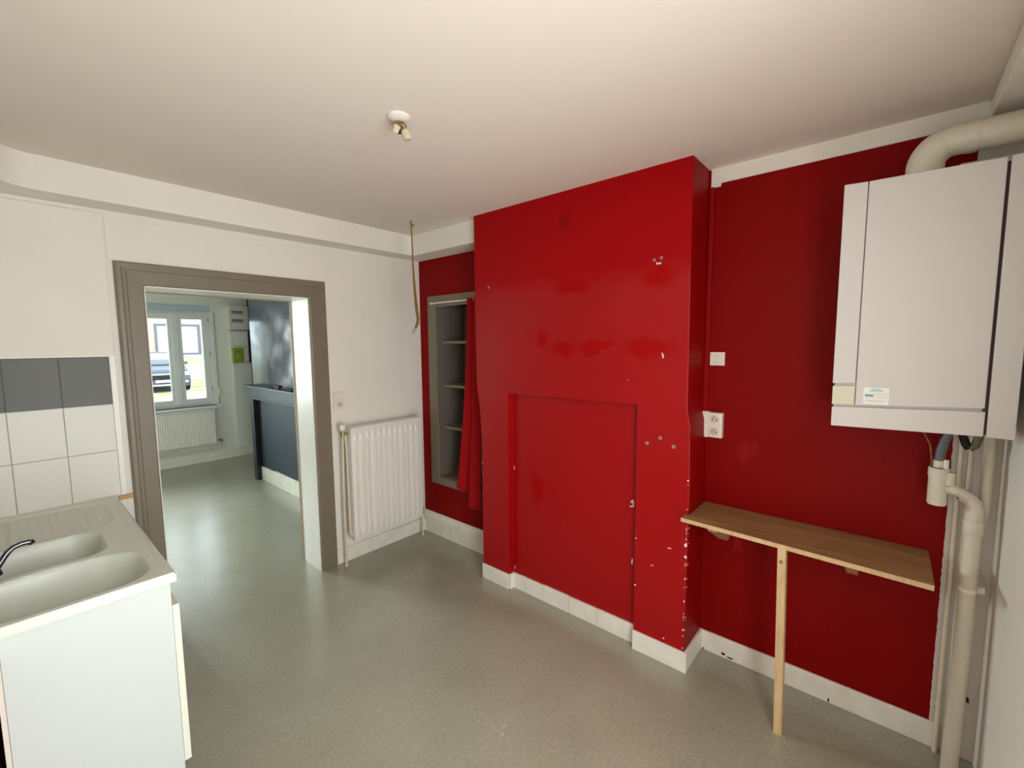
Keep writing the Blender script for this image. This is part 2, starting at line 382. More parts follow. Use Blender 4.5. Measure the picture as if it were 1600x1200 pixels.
chim = struct('wall_chimney', bm, 'red_chimney', 'red chimney breast with a shallow blocked fireplace recess')
chim.data.materials.append(M['red'])                        # sides take the darker, duller red to hold back their sheen
for p in chim.data.polygons:
    if abs(p.normal.y) > .8 and max(chim.data.vertices[v].co.x for v in p.vertices)+chim.location.x > -.01: p.material_index = 1
bv = chim.modifiers.new('soft_edges', 'BEVEL'); bv.width = .0025; bv.segments = 2; bv.limit_method = 'ANGLE'; bv.angle_limit = math.radians(50)
# chips of bare plaster along the arris and over the face
bm = BM()
def flake(bm, x, y, z, ry, rz, face=0):
    n = 7; c = []
    for k in range(n):
        a = 2*PI*k/n; r = random.uniform(.6, 1.1)
        c.append((x, y+ry*r*math.cos(a), z+rz*r*math.sin(a)) if face == 0 else (x+ry*r*math.cos(a), y, z+rz*r*math.sin(a)))
    A = [bm.verts.new(p) for p in c]
    d = Vector((-.0012, 0, 0)) if face == 0 else Vector((0, -.0012, 0))
    B = [bm.verts.new(Vector(p)+d) for p in c]
    bm.faces.new(B)
    for k in range(n): bm.faces.new((A[k], A[(k+1) % n], B[(k+1) % n], B[k]))
for (y, z, ry, rz) in ((-2.232, 1.585, .005, .014), (-2.228, 1.598, .003, .008), (-2.09, .485, .003, .02), (-2.29, .62, .015, .003), (-2.2, .5, .012, .002),
        (-2.27, .13, .006, .005), (-2.11, .36, .006, .004), (-2.11, .62, .004, .006), (-2.05+.0, 1.46, .0035, .003)):
    flake(bm, XF, y, z, ry, rz)
for (y, z, ry, rz) in ((-2.066, .800, .007, .008), (-2.07, .782, .004, .022), (-2.06, .768, .011, .005), (-2.06, .792, .010, .004), (-1.225, .83, .003, .016), (-1.225, .14, .003, .02)):
    flake(bm, XR, y, z, ry, rz)
for k in range(24):
    z = random.choice([random.uniform(.12, 1.05), random.uniform(.12, .75)]); s = random.uniform(.0015, .0038)
    flake(bm, XF-.0005, yr(z)+.007, z, s, s*random.uniform(.8, 2.2)); 
    if k % 2: flake(bm, XF+.008, yr(z)-.0005, z, s, s*random.uniform(.8, 2), 1)
for z, s in ((.985, .006), (.66, .012), (.60, .010), (.1, .006), (.22, .006)): flake(bm, XF-.0006, yr(z)+.007, z, s*.8, s)
for z in (.83, .75): flake(bm, XF-.0005, yl(z)-.006, z, .003, .006)
c = obj('chipped_plaster', bm, 'chip', chim, label='white chips in the red paint'); c['kind'] = 'stuff'
for (y, z) in ((-2.16, 1.141), (-2.229, 1.177), (-2.297, 1.142)):
    p = obj('wall_plug', tb([(XF+.004, y, z), (XF-.004, y, z)], .0085, 10), 'rawl', chim)
    obj('plug_hole', tb([(XF-.0035, y, z), (XF-.0046, y, z)], .0045, 8), 'dark', p)
for (y, z) in ((-2.178, 2.055), (-2.213, 2.061), (-1.055, 2.02)):
    p = obj('wall_plug', tb([(XF+.004, y, z), (XF-.004, y, z)], .007, 10), 'rawl', chim)
    obj('plug_hole', tb([(XF-.0035, y, z), (XF-.0046, y, z)], .0038, 8), 'dark', p)
bm = BM(); flake(bm, XF, -2.192, 2.037, .006, .008); flake(bm, XF, -2.206, 2.036, .006, .006)
obj('filler_patch', bm, 'chip', chim)

# ------------------------------------------------------------------ skirting boards
def board(name, x0, x1, y0, y1, h, label, z0=0, bev=.004): return struct(name, bx(x0, x1, y0, y1, z0, h, bev=bev), 'base_white', label)
T = .013
board('baseboard_back', -.837, 0, -T, 0, .112, 'white baseboard under the radiator')
bm = BM(); prism(bm, [(-T-.004, 0), (0, 0), (0, .19), (-.008, .19), (-.010, .165), (-T-.002, .155), (-T-.004, .145)], 1, -.975, -T)
struct('baseboard_alcove', bm, 'base_white', 'tall moulded white baseboard in the alcove')
board('baseboard_right', -T, 0, -3.30, -2.374, .108, 'white baseboard along the red wall below the shelf')
board('baseboard_chimney_front_right', XF-T, XF, -2.378-T, -2.103, .107, 'white baseboard on the right pier of the chimney breast')
board('baseboard_chimney_return', XF, 0, -2.376-T, -2.374, .107, 'white baseboard on the side of the chimney breast')
board('baseboard_chimney_front_left', XF-T, XF, -1.212, -.968, .104, 'white baseboard on the left pier of the chimney breast')
bb = bpy.data.objects.new('baseboard_chimney_recess', None); COL.objects.link(bb); bb.location = (XR, -1.66, 0); bb['kind'] = 'structure'
bb['label'] = 'row of white plinth tiles across the fireplace recess'
ys = [RY1, -1.475, -1.665, -1.86, RY0+.001]
for k, (a, b) in enumerate(zip(ys, ys[1:])):
    dz = (.0, .003, .001, .002)[k]
    obj('tile', bx(XR-T-dz*.5, XR, b+.0012, a-.0012, 0, .104+dz, bev=.002), 'base_white', bb)
obj('tile', bx(XF, XR-T, RY1-T, RY1, 0, .104, bev=.002), 'base_white', bb)
board('baseboard_far', -3.3, .07, 4.235, 4.25, .14, 'white baseboard under the far window')
board('baseboard_far_right', .055, .07, 2.9, 4.235, .16, 'white baseboard beside the far chimney breast')
# dark knocks on the white baseboard
bm = BM()
def nick(bm, y, z, ry, rz):
    n = 6; vs = [bm.verts.new((-T-.0006, y+ry*random.uniform(.6, 1.1)*math.cos(2*PI*k/n), max(.001, z+rz*random.uniform(.6, 1.1)*math.sin(2*PI*k/n)))) for k in range(n)]; bm.faces.new(vs)
    vs2 = [bm.verts.new(v.co+Vector((.001, 0, 0))) for v in vs]
    for k in range(n): bm.faces.new((vs[k], vs[(k+1) % n], vs2[(k+1) % n], vs2[k]))
nick(bm, -2.50, .022, .014, .008); nick(bm, -2.53, .014, .02, .005); nick(bm, -2.95, .014, .004, .014); nick(bm, -2.40, .008, .006, .006)
c = obj('chipped_paint', bm, 'dark', bpy.data.objects['baseboard_right']); c['kind'] = 'stuff'; c['label'] = 'dark knocks in the white paint'

# ------------------------------------------------------------------ doorway casing and lining
door = bpy.data.objects.new('door_1', None); COL.objects.link(door); door.location = ((DX0+DX1)/2, 0, 0); door['kind'] = 'structure'
door['label'] = 'open doorway with a wide taupe casing and white lining'
CW = .117
def casing(bm, side):
    """moulded mitred casing; profile runs from the outer edge inward: (distance from outer edge, thickness)"""
    prof = [(0, 0), (0, .024), (.012, .030), (.024, .030), (.030, .022), (.036, .024), (.046, .021), (.050, .015), (.112, .014), (.117, .010), (.117, 0)]
    xo0, xo1, zo = DX0-CW, DX1+CW, DZ+CW
    rings = []
    if side == 'left':
        prof = [(0, 0), (0, .022), (.010, .026), (.026, .026), (.031, .021), (.046, .020), (.050, .016), (.112, .014), (.117, .010), (.117, 0)]
        A = [(xo0+d, -t, 0) for d, t in prof]; B = [(xo0+d, -t, zo-d) for d, t in prof]
    elif side == 'right':
        prof = [(0, 0), (0, .020), (.004, .024), (.108, .022), (.117, .016), (.117, 0)]
        A = [(xo1-d, -t*.75, 0) for d, t in prof]; B = [(xo1-d, -t*.75, zo-d) for d, t in prof]
    else:
        prof = [(0, 0), (0, .018), (.006, .022), (.040, .021), (.043, .017), (.112, .015), (.117, .012), (.117, 0)]
        A = [(xo0+d, -t, zo-d) for d, t in prof]; B = [(xo1-d, -t*.9, zo-d) for d, t in prof]
    A = [bm.verts.new(p) for p in A]; B = [bm.verts.new(p) for p in B]
    for k in range(len(A)-1): bm.faces.new((A[k], A[k+1], B[k+1], B[k]))
    bm.faces.new(A[::-1]); bm.faces.new(B)
    return bm
for s in ('left', 'right', 'top'): obj('casing', casing(BM(), s), 'taupe', door)
obj('jamb', bx(DX0-.001, DX0+.006, 0, .274, 0, DZ), 'gloss_white', door)
obj('jamb', bx(DX1-.006, DX1+.001, 0, .274, 0, DZ), 'gloss_white', door)
obj('head_lining', bx(DX0, DX1, 0, .274, DZ-.006, DZ+.001), 'gloss_white', door)
obj('edge_bead', bx(DX1-.012, DX1-.004, .266, .284, 0, DZ), 'bead', door, label='bare wood bead on the far edge of the lining')
obj('edge_bead', bx(DX0, DX1-.012, .266, .284, DZ-.012, DZ-.004), 'bead', door)
bm = BM()
for (x, z, rx, rz) in ((DX1+.02, .62, .004, .012), (DX1+.018, .585, .004, .010), (DX1+.05, .4, .005, .003), (DX0-.012, .42, .006, .004), (DX1+.03, .06, .01, .004), (DX1+.09, .02, .02, .006), (DX1+.06, .012, .02, .005)):
    n = 6; vs = [bm.verts.new((x+rx*math.cos(2*PI*k/n), -.0118, z+rz*random.uniform(.6, 1.2)*math.sin(2*PI*k/n))) for k in range(n)]
    bm.faces.new(vs); v2 = [bm.verts.new(v.co+Vector((0, .002, 0))) for v in vs]
    for k in range(n): bm.faces.new((vs[k], vs[(k+1) % n], v2[(k+1) % n], v2[k]))
c = obj('chipped_paint', bm, 'chip', door); c['kind'] = 'stuff'; c['label'] = 'white chips in the taupe paint'

# ------------------------------------------------------------------ wall tiles above the sink
TW, TH, TZ = .184, .245, 1.601
tx = [-2.009-k*TW for k in range(3)]
obj('grout_bed', bx(XD, -2.009, -.018, -.014, .866, 1.603), 'grout', wall_back, label='grey grout between the tiles')
obj('grout_bed', bx(XD, -2.009, -.0182, -.0165, 1.357, 1.602), 'tile_grey', wall_back, label='dark grout of the grey tile row')
proto = {}
for r in range(3):
    for k in range(3):
        x1 = tx[k]; x0 = max(x1-TW, XD); z1 = TZ-r*TH; z0 = max(z1-TH, .868); kind = 'grey' if r == 0 else 'white'
        key = (round(x1-x0, 3), round(z1-z0, 3), kind); g = .0016
        if key not in proto:
            bm = box(BM(), g, x1-x0-g, -.0225, -.0165, g, z1-z0-g, bev=.0018)
            o = obj('tile', bm, 'tile_'+kind, wall_back, loc=(0, 0, 0)); o.location = Vector((0, 0, 0))-worldloc(wall_back); proto[key] = o
        else:
            o = proto[key].copy(); COL.objects.link(o)
        o.parent = wall_back; o.location = Vector((x0, 0, z0)) - worldloc(wall_back)
        if kind == 'grey': o['label'] = 'dark grey tile'
struct('trim_8', bx(-2.009, -1.985, -.0215, -.014, .868, 1.606, bev=.002), 'gloss_white', 'white strip closing the tile edge')
struct('trim_9', bx(XD, -1.985, -.0215, -.014, 1.6025, 1.61, bev=.001), 'gloss_white', 'thin white strip on top of the grey tiles')
tag(obj('wood_batten', bx(-2.02, -1.962, -.03, -.0145, .842, .864, bev=.002), wood('raw_batten', (.60, .36, .16), (.48, .26, .1), 0, 40)), 'short orange wood batten between sink corner and doorway casing', 'batten')

# ------------------------------------------------------------------ sink unit
SX0, SX1, SYF, SZ = -2.455, -2.029, -1.242, .875
def rbox_sdf(x, y, cx, cy, hx, hy, r):
    qx, qy = abs(x-cx)-hx+r, abs(y-cy)-hy+r
    return math.hypot(max(qx, 0), max(qy, 0)) + min(max(qx, qy), 0) - r
def sst(t): t = max(0, min(1, t)); return t*t*(3-2*t)
def sink_z(x, y):
    z = SZ
    wav = .018*math.sin((x+2.46)/.30*PI)                         # the divider between the bowls snakes
    d1 = rbox_sdf(x, y-wav*max(0, min(1, (y+1.2)/.3)), -2.36, -1.045, .285, .165, .11)
    d2 = rbox_sdf(x, y-wav*max(0, min(1, (-.5-y)/.3)), -2.40, -.695, .25, .160, .09)
    z -= .150*sst(-d1/.045); z -= .135*sst(-d2/.045)
    d3 = rbox_sdf(x, y, -2.36, -.29, .275, .235, .12)            # sunk drainer with ridges
    z -= .010*sst(-d3/.02)
    if d3 < -.03: z += .003*(.5+.5*math.cos((x+2.46)/.030*2*PI))*sst((-d3-.03)/.02)
    d4 = rbox_sdf(x, y, -2.27, -.62, .215, .60, .10)             # shallow step round everything
    z -= .004*sst(-d4/.012)
    e = min(SX1-x, y-SYF)                                        # rounded outer rim
    if e < .008: z -= .008*(1-math.sqrt(max(0, 1-((.008-e)/.008)**2)))
    return z
bm = BM(); nx, ny = 94, 250
xs = [SX0+(SX1-SX0)*i/nx for i in range(nx+1)]; ysn = [SYF+(-.024-SYF)*j/ny for j in range(ny+1)]
g = [[bm.verts.new((x, y, sink_z(x, y))) for x in xs] for y in ysn]
for j in range(ny):
    for i in range(nx): bm.faces.new((g[j][i], g[j][i+1], g[j+1][i+1], g[j+1][i]))
rim = [g[0][i] for i in range(nx+1)] + [g[j][nx] for j in range(1, ny+1)] + [g[ny][i] for i in range(nx-1, -1, -1)] + [g[j][0] for j in range(ny-1, 0, -1)]
low = [bm.verts.new((v.co.x, v.co.y, SZ-.034)) for v in rim]
for k in range(len(rim)):
    q = (k+1) % len(rim); bm.faces.new((rim[k], low[k], low[q], rim[q]))
st = thing('sink', 'cream stone-resin sink top with two bowls and ridged drainer under the tiles', 'sink', (-2.24, -.63, SZ-.034))
obj('sink_top', bm, 'sink', st, smooth=True)
for (x, y, z) in ((-2.36, -1.05, SZ-.154), (-2.40, -.70, SZ-.139)):
    obj('drain', tb([(x, y, z), (x, y, z+.004)], .038, 20), 'steel', st)
cab = thing('sink_cabinet', 'white melamine sink cabinet with cream-edged doors standing beside the doorway', 'cabinet', (-2.24, -.63, 0))
obj('side_panel', bx(-2.435, -2.047, -1.236, -1.218, 0, .8405, bev=.0012), 'melamine', cab)
obj('side_panel', bx(-2.435, -2.047, -.05, -.032, 0, .8405), 'melamine', cab)
obj('plinth', bx(-2.10, -2.085, -1.217, -.051, 0, .15), 'melamine', cab)
obj('bottom_shelf', bx(-2.435, -2.05, -1.217, -.051, .15, .166), 'melamine', cab)
obj('front_rail', bx(-2.066, -2.048, -1.217, -.051, .745, .8405), 'melamine', cab)
obj('back_batten', bx(-2.447, -2.4355, -1.232, -1.20, 0, .8405, bev=.001), 'plastic2', cab)
obj('hinge_cap', tb([(-2.062, -1.2362, .745), (-2.062, -1.2375, .745)], .004, 10), 'plastic', cab)
for (a, b) in ((-1.234, -.64), (-.634, -.04)):
    obj('door', bx(-2.046, -2.026, a, b, .165, .755, bev=.0015), 'melamine_edge', cab)
tap = thing('tap', 'dark chrome tap spout reaching over the sink bowls from the left', 'tap', (-2.44, -.785, .875))
obj('body', tb([(-2.440, -.785, .872), (-2.440, -.785, .884), (-2.440, -.785, .895)], [.019, .017, .013], 16), 'chrome', tap, True)
obj('spout', tb([(-2.440, -.782, .885), (-2.421, -.768, .914), (-2.408, -.762, .934), (-2.392, -.757, .9475), (-2.372, -.753, .9525), (-2.352, -.75, .9515)], [.0095, .009, .009, .0085, .0085, .009], 14), 'chrome', tap, True)
obj('aerator', tb([(-2.352, -.75, .9535), (-2.347, -.749, .944)], [.0095, .0095], 14), 'chrome', tap, True)

# ------------------------------------------------------------------ kitchen radiator
rad = thing('radiator', 'white ribbed panel radiator on the wall between doorway and red alcove', 'radiator', (-.44, -.09, .19))
RX0, RX1, RZ0, RZ1, RYF = -.752, -.128, .195, 1.049, -.128
bm = BM(); nr = 12; nx, nz = nr*12, 26; pitch_ = (RX1-RX0-.03)/nr
zs = [RZ0 + (RZ1-.012-RZ0)*j/nz for j in range(nz+1)]
def rib(x, z):
    u = (x-RX0-.015)/pitch_
    if u < 0 or u > nr: return 0
    f = u-math.floor(u); p = sst((f-.16)/.16)*sst((.84-f)/.16)
    return .021*p*sst((z-RZ0-.03)/.05)*sst((RZ1-.055-z)/.05)
gx = [RX0+(RX1-RX0)*i/nx for i in range(nx+1)]
g = [[bm.verts.new((x, RYF-rib(x, z), z)) for x in gx] for z in zs]
for j in range(nz):
    for i in range(nx): bm.faces.new((g[j][i], g[j][i+1], g[j+1][i+1], g[j+1][i]))
bk = [[bm.verts.new((x, RYF+.018, z)) for x in (RX0, RX1)] for z in (RZ0, zs[-1])]
bm.faces.new((bk[0][0], bk[1][0], bk[1][1], bk[0][1]))
bm.faces.new([g[0][i] for i in range(nx+1)] + [bk[0][1], bk[0][0]])
bm.faces.new([g[nz][i] for i in range(nx, -1, -1)] + [bk[1][0], bk[1][1]])
bm.faces.new([g[j][0] for j in range(nz, -1, -1)] + [bk[0][0], bk[1][0]])
bm.faces.new([g[j][nx] for j in range(nz+1)] + [bk[1][1], bk[0][1]])
obj('front_panel', bm, 'radiator', rad, True)
obj('top_cover', bx(RX0-.002, RX1+.002, RYF-.012, -.045, RZ1-.014, RZ1, bev=.004), 'radiator', rad)
obj('end_cover', bx(RX0-.003, RX0+.001, RYF-.004, -.045, RZ0+.02, RZ1-.014, bev=.001), 'radiator', rad)
obj('end_cover', bx(RX1-.001, RX1+.003, RYF-.004, -.045, RZ0+.02, RZ1-.014, bev=.001), 'radiator', rad)
obj('back_panel', bx(RX0+.004, RX1-.004, -.065, -.05, RZ0, RZ1-.016, bev=.003), 'radiator', rad)
for x in (RX0+.12, RX1-.12): obj('wall_bracket', bx(x-.02, x+.02, -.05, -.006, RZ0+.12, RZ1-.1), 'radiator', rad)
obj('valve_body', tb([(-.792, -.088, .985), (-.792, -.088, 1.035)], .015, 12), 'brass', rad, True)
obj('valve_tail', tb([(-.792, -.088, 1.0), (RX0+.006, -.088, 1.0)], .011, 12), 'brass', rad, True)
obj('valve_knob', tb([(-.792, -.088, 1.03), (-.794, -.09, 1.04), (-.797, -.093, 1.066), (-.799, -.095, 1.078)], [.018, .024, .025, .017], 16), 'plastic2', rad, True)
fp_ = obj('feed_pipe', tb([(-.80, -.075, 0), (-.80, -.078, .5), (-.794, -.086, .99)], .0085, 10), 'pipe_cream', rad, True)
obj('floor_collar', tb([(-.80, -.075, 0), (-.80, -.075, .012)], .014, 12), 'pipe_cream', fp_)
rp_ = obj('return_pipe', tb([(-.778, -.092, 1.0), (-.774, -.10, .9), (-.772, -.10, .3), (-.770, -.10, .262)] , .0075, 10), 'pipe_cream', rad, True)
obj('elbow', tb([(-.770, -.10, .272), (-.770, -.10, .252), (-.762, -.10, .243), (RX0+.004, -.10, .243)], .0125, 12), 'pipe_cream', rp_, True)
pc = thing('radiator_pipe', 'short pipe with brown fitting at the radiator corner by the alcove', 'pipe', (-.095, -.09, 0))
obj('fitting', tb([(RX1-.004, -.085, .228), (-.098, -.085, .228)], .012, 12), 'brass', pc, True)
obj('fitting', tb([(-.098, -.085, .25), (-.098, -.085, .19)], .014, 12), 'brass', pc, True)
obj('pipe', tb([(-.098, -.085, .195), (-.098, -.085, 0)], .0085, 10), 'pipe_cream', pc, True)

def socket_face(bm_parent, name, cx, cz, axis, plane, sgn, r=.0205):
    """round recessed French outlet face with two holes and an earth pin"""
    def P(a, z, d): return (plane+sgn*d, a, z) if axis == 0 else (a, plane+sgn*d, z)
    ring = obj('outlet_face', tb([P(cx, cz, -.004), P(cx, cz, .0015)], r, 20), 'outlet_shade', bm_parent)
    for dx in (-.0095, .0095): obj('pin_hole', tb([P(cx+dx, cz-.002, .001), P(cx+dx, cz-.002, .0022)], .0034, 8), 'dark', ring)
    obj('earth_pin', tb([P(cx, cz+.010, .001), P(cx, cz+.010, .009)], .0026, 8), 'steel', ring)
    return ring
so = thing('wall_outlet', 'white switch plate with a round outlet, on the wall beside the doorway casing', 'outlet', (-.77, 0, 1.18))
obj('plate', bx(-.812, -.728, -.012, 0, 1.178, 1.308, bev=.003), 'plastic', so)
obj('rocker', bx(-.798, -.742, -.015, -.010, 1.252, 1.296, bev=.0015), 'plastic', so)
socket_face(so, 'o', -.766, 1.213, 1, -.012, -1)

# ------------------------------------------------------------------ alcove cupboard, rod, curtain
al = thing('alcove_cupboard', 'recessed taupe shelf cupboard built into the red alcove wall', 'cupboard', (.1, -.5, .46))
F0, F1 = -.014, .004
obj('stile', bx(F0, F1, NY1, NY1+.10, .46, 2.045, bev=.003), 'taupe', al)
obj('stile', bx(F0, F1, NY0-.09, NY0, .46, 2.045, bev=.003), 'taupe', al)
obj('bottom_rail', bx(F0, F1, NY0, NY1, .46, NZ0, bev=.003), 'taupe', al)
obj('top_rail', bx(F0, F1, NY0, NY1, NZ1-.02, 2.045, bev=.003), 'taupe', al)
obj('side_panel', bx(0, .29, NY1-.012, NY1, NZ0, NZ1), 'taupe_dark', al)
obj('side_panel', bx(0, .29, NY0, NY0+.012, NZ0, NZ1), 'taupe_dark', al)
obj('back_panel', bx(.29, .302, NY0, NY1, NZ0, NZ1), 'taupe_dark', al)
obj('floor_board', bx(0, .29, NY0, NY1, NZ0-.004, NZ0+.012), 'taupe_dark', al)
for z in (1.665, 1.302, .948):
    obj('shelf', bx(.045, .29, NY0+.012, NY1-.012, z-.011, z+.011, bev=.002), 'taupe', al)
rod = thing('curtain_rod', 'thin white curtain rod across the top of the alcove cupboard', 'rod', (-.03, -.5, 1.985))
obj('rod', tb([(-.032, -.175, 1.985), (-.032, -.86, 1.985)], .0065, 12), 'plastic2', rod, True)
for y in (-.185, -.85): obj('bracket', bx(-.034, -.012, y-.006, y+.006, 1.976, 1.994, bev=.001), 'plastic2', rod)
bm = BM(); nu, nv = 60, 40; cur = []
for j in range(nv+1):
    v = j/nv; row = []
    for i in range(nu+1):
        u = i/nu
        zb = .505 - .05*u/.5 if u < .5 else .452 - .05*sst((u-.5)/.06) - .02*(u-.5)
        z = 1.995+(zb-1.995)*v
        yl_ = -.640+.145*v**1.8; yr_ = -.775-.01*v
        y = yl_+(yr_-yl_)*u
        x = -.045 - .020*math.sin(u*2*PI*1.6+.9)*(.35+.65*v) - .004*math.sin(u*2*PI*4.5+2*v)*(1.3-v) - .035*v*u
        x -= .026*v*sst((u-.47)/.07)
        row.append(Vector((x, y, z)))
    cur.append(row)
A = [[bm.verts.new(p) for p in r] for r in cur]; B = [[bm.verts.new(p+Vector((.003, 0, 0))) for p in r] for r in cur]
for j in range(nv):
    for i in range(nu):
        bm.faces.new((A[j][i], A[j][i+1], A[j+1][i+1], A[j+1][i])); bm.faces.new((B[j][i], B[j+1][i], B[j+1][i+1], B[j][i+1]))
for i in range(nu):
    bm.faces.new((A[0][i], B[0][i], B[0][i+1], A[0][i+1])); bm.faces.new((A[nv][i], A[nv][i+1], B[nv][i+1], B[nv][i]))
for j in range(nv):
    bm.faces.new((A[j][0], A[j+1][0], B[j+1][0], B[j][0])); bm.faces.new((A[j][nu], B[j][nu], B[j+1][nu], A[j+1][nu]))
tag(obj('curtain', bm, 'curtain', smooth=True), 'bright red curtain bunched aside on the rod in the alcove', 'curtain')

# ------------------------------------------------------------------ ceiling rose and hanging cord
cr = thing('ceiling_rose', 'white ceiling rose with bare wires and terminal blocks in mid ceiling', 'ceiling rose', (-1.334, -1.642, 2.5))
bm = BM(); c0 = (-1.334, -1.642)
obj('rose', tb([(*c0, 2.5), (*c0, 2.494), (*c0, 2.489), (*c0, 2.484)], [.042, .041, .034, .018], 28), 'ceiling', cr, True)
q = Vector((-1.330, -1.650, 2.478))
for k, (dx, dy, dz, m) in enumerate(((.01, -.01, -.042, 'aged'), (-.018, .008, -.026, 'aged'), (.004, .012, -.022, 'brass'))):
    b = BM(); box(b, -.011, .011, -.008, .008, -.014, .014, bev=.003)
    bmesh.ops.rotate(b, verts=b.verts, matrix=Matrix.Rotation(.5-.4*k, 3, 'Y') @ Matrix.Rotation(.6*k, 3, 'X'))
    bmesh.ops.translate(b, verts=b.verts, vec=q+Vector((dx, dy, dz)))
    tb_ = obj('terminal_block', b, m, cr)
    obj('wire', tb([q+Vector((dx*.2, dy*.2, .004)), q+Vector((dx*1.3, dy*1.3, dz*.3)), q+Vector((dx, dy, dz+.012))], .003, 6), 'cord', cr, True)
obj('lamp_holder', tb([q+Vector((.008, -.008, -.030)), q+Vector((.014, -.014, -.046)), q+Vector((.017, -.016, -.062))], [.014, .017, .015], 14), 'aged', cr, True)
hc = thing('hanging_cord', 'brown cord hanging from a small ceiling hook before the room corner', 'cord', (-.459, -.525, 2.5))
obj('hook', tb([(-.459, -.525, 2.5), (-.459, -.525, 2.478), (-.449, -.533, 2.466), (-.444, -.537, 2.474)], .005, 8), 'cord', hc, True)
pts = [(-.459, -.525, 2.5), (-.457, -.527, 2.4), (-.456, -.528, 2.3), (-.455, -.529, 2.2), (-.452, -.531, 2.1), (-.448, -.534, 2.0), (-.442, -.539, 1.9), (-.436, -.544, 1.83), (-.440, -.541, 1.795), (-.455, -.529, 1.757)]
obj('cord', tb(pts, [.0042, .0045, .005, .006, .0075, .009, .0105, .011, .011, .008], 10), 'cord', hc, True)
obj('cord', tb([(x+.005*math.sin(k*1.7), y+.006*math.cos(k*1.4), z) for k, (x, y, z) in enumerate(pts[3:])], [.003, .004, .005, .006, .006, .006, .004], 8), 'cord', hc, True)
obj('connector', tb([(-.452, -.531, 1.765), (-.468, -.518, 1.727)], .0095, 12), 'rawl', hc, label='grey connector on the cord end')

# ------------------------------------------------------------------ right alcove: trunking, switch, outlet
tag(obj('cable_trunking', bx(-.017, 0, -2.378, -2.356, 1.297, 2.412, bev=.003), 'red'), 'red painted cable trunking down the corner beside the chimney breast', 'trunking')
bp = thing('blank_plate', 'small square white blanking plate on the red wall above the double outlet', 'plate', (0, -2.415, 1.535))
obj('plate', bx(-.012, 0, -2.452, -2.382, 1.534, 1.602, bev=.003), 'plastic', bp)
for z in (1.552, 1.584): obj('screw', tb([(-.0115, -2.417, z), (-.0132, -2.417, z)], .0032, 8), 'rawl', bp)
do = thing('wall_outlet', 'white vertical double outlet on the red wall left of the boiler', 'outlet', (0, -2.405, 1.166))
obj('back_box', bx(-.036, 0, -2.388, -2.354, 1.166, 1.300, bev=.003), 'plastic', do)
obj('plate', bx(-.034, 0, -2.457, -2.387, 1.168, 1.296, bev=.004), 'plastic', do)
for z in (1.264, 1.200):
    fr_ = obj('surround', bx(-.0365, -.033, -2.450, -2.394, z-.0275, z+.0275, bev=.0015), 'plastic2', do)
    socket_face(fr_, 'o', -2.422, z, 0, -.0365, -1, .021)

# ------------------------------------------------------------------ wall shelf on a post
sh = thing('wall_shelf', 'plywood wall shelf on wooden brackets and one pine post below the boiler', 'shelf', (-.15, -2.8, 0))
bm = BM(); prism(bm, [(-.299, -2.36), (-.340, -3.237), (-.003, -3.237), (-.003, -2.379), (-.244, -2.3795), (-.248, -2.36)], 2, .798, .816)
obj('board', bm, 'ply', sh)
bm = BM(); prism(bm, [(-.302, -2.3605), (-.343, -3.2365), (-.338, -3.2365), (-.297, -2.3605)], 2, .7978, .8162)
obj('front_edge', bm, 'pine', sh, label='pale cut front edge of the board')
for y0, y1 in ((-2.505, -2.462), (-3.025, -2.985)):
    bm = BM(); prism(bm, [(-.006, .797), (-.006, .655), (-.035, .648), (-.225, .755), (-.235, .797)], 1, y0, y1)
    obj('bracket', bm, 'pine_x', sh)
bm = BM(); a = [(-.318, -2.797), (-.278, -2.797), (-.278, -2.767), (-.318, -2.767)]; b = [(-.349, -2.819), (-.309, -2.819), (-.309, -2.789), (-.349, -2.789)]
va = [bm.verts.new((*p, .797)) for p in a]; vb = [bm.verts.new((*p, 0)) for p in b]
bm.faces.new(va); bm.faces.new(vb[::-1])
for k in range(4): bm.faces.new((va[k], vb[k], vb[(k+1) % 4], va[(k+1) % 4]))
post = obj('post', bm, 'pine', sh)
kx = -.3185-.03*.07
obj('knot', tb([(kx-.002, -2.782, .742), (kx+.004, -2.782, .742)], [.007, .007], 10), 'ply', post, label='dark knot in the pine')

# ------------------------------------------------------------------ boiler
BX0, BX1 = -.35, -.02
bo = thing('boiler', 'large white wall-hung gas boiler on the red wall above the shelf', 'boiler', (-.18, -3.14, 1.335))
obj('body', bx(BX0+.014, BX1, -3.374, -2.926, 1.352, 2.198, bev=.004), 'boiler_white', bo)
def slab(name, y0, y1, zz, m, x=BX0, label=None, bev=.003, parent=bo):
    """a front panel whose top and bottom edges may slope: zz = (z bottom at y0, z bottom at y1, z top at y0, z top at y1)"""
    bm = BM(); box(bm, x, x+.016, y0, y1, 0, 1, bev=bev)
    for v in bm.verts:
        t = (v.co.y-y0)/(y1-y0); lo = zz[0]+(zz[1]-zz[0])*t; hi = zz[2]+(zz[3]-zz[2])*t
        e = v.co.z; v.co.z = lo+e if e < .5 else hi-(1-e)
    return obj(name, bm, m, parent, label=label)
slab('front_panel', -3.3145, -2.9905, (1.437, 1.420, 2.202, 2.207), 'boiler_white')
slab('side_flap', -2.988, -2.921, (1.500, 1.497, 2.207, 2.210), 'boiler_white')
slab('control_flap', -2.9885, -2.922, (1.421, 1.418, 1.491, 1.488), 'boiler_cream', label='slightly yellowed small flap')
slab('bottom_panel', -3.3165, -2.923, (1.347, 1.338, 1.427, 1.410), 'boiler_white')
slab('side_panel', -3.384, -3.3225, (1.344, 1.346, 2.205, 2.203), 'boiler_white')
obj('shadow_gap', bx(BX0+.008, BX0+.0142, -3.326, -3.310, 1.352, 2.19), 'gap', bo)
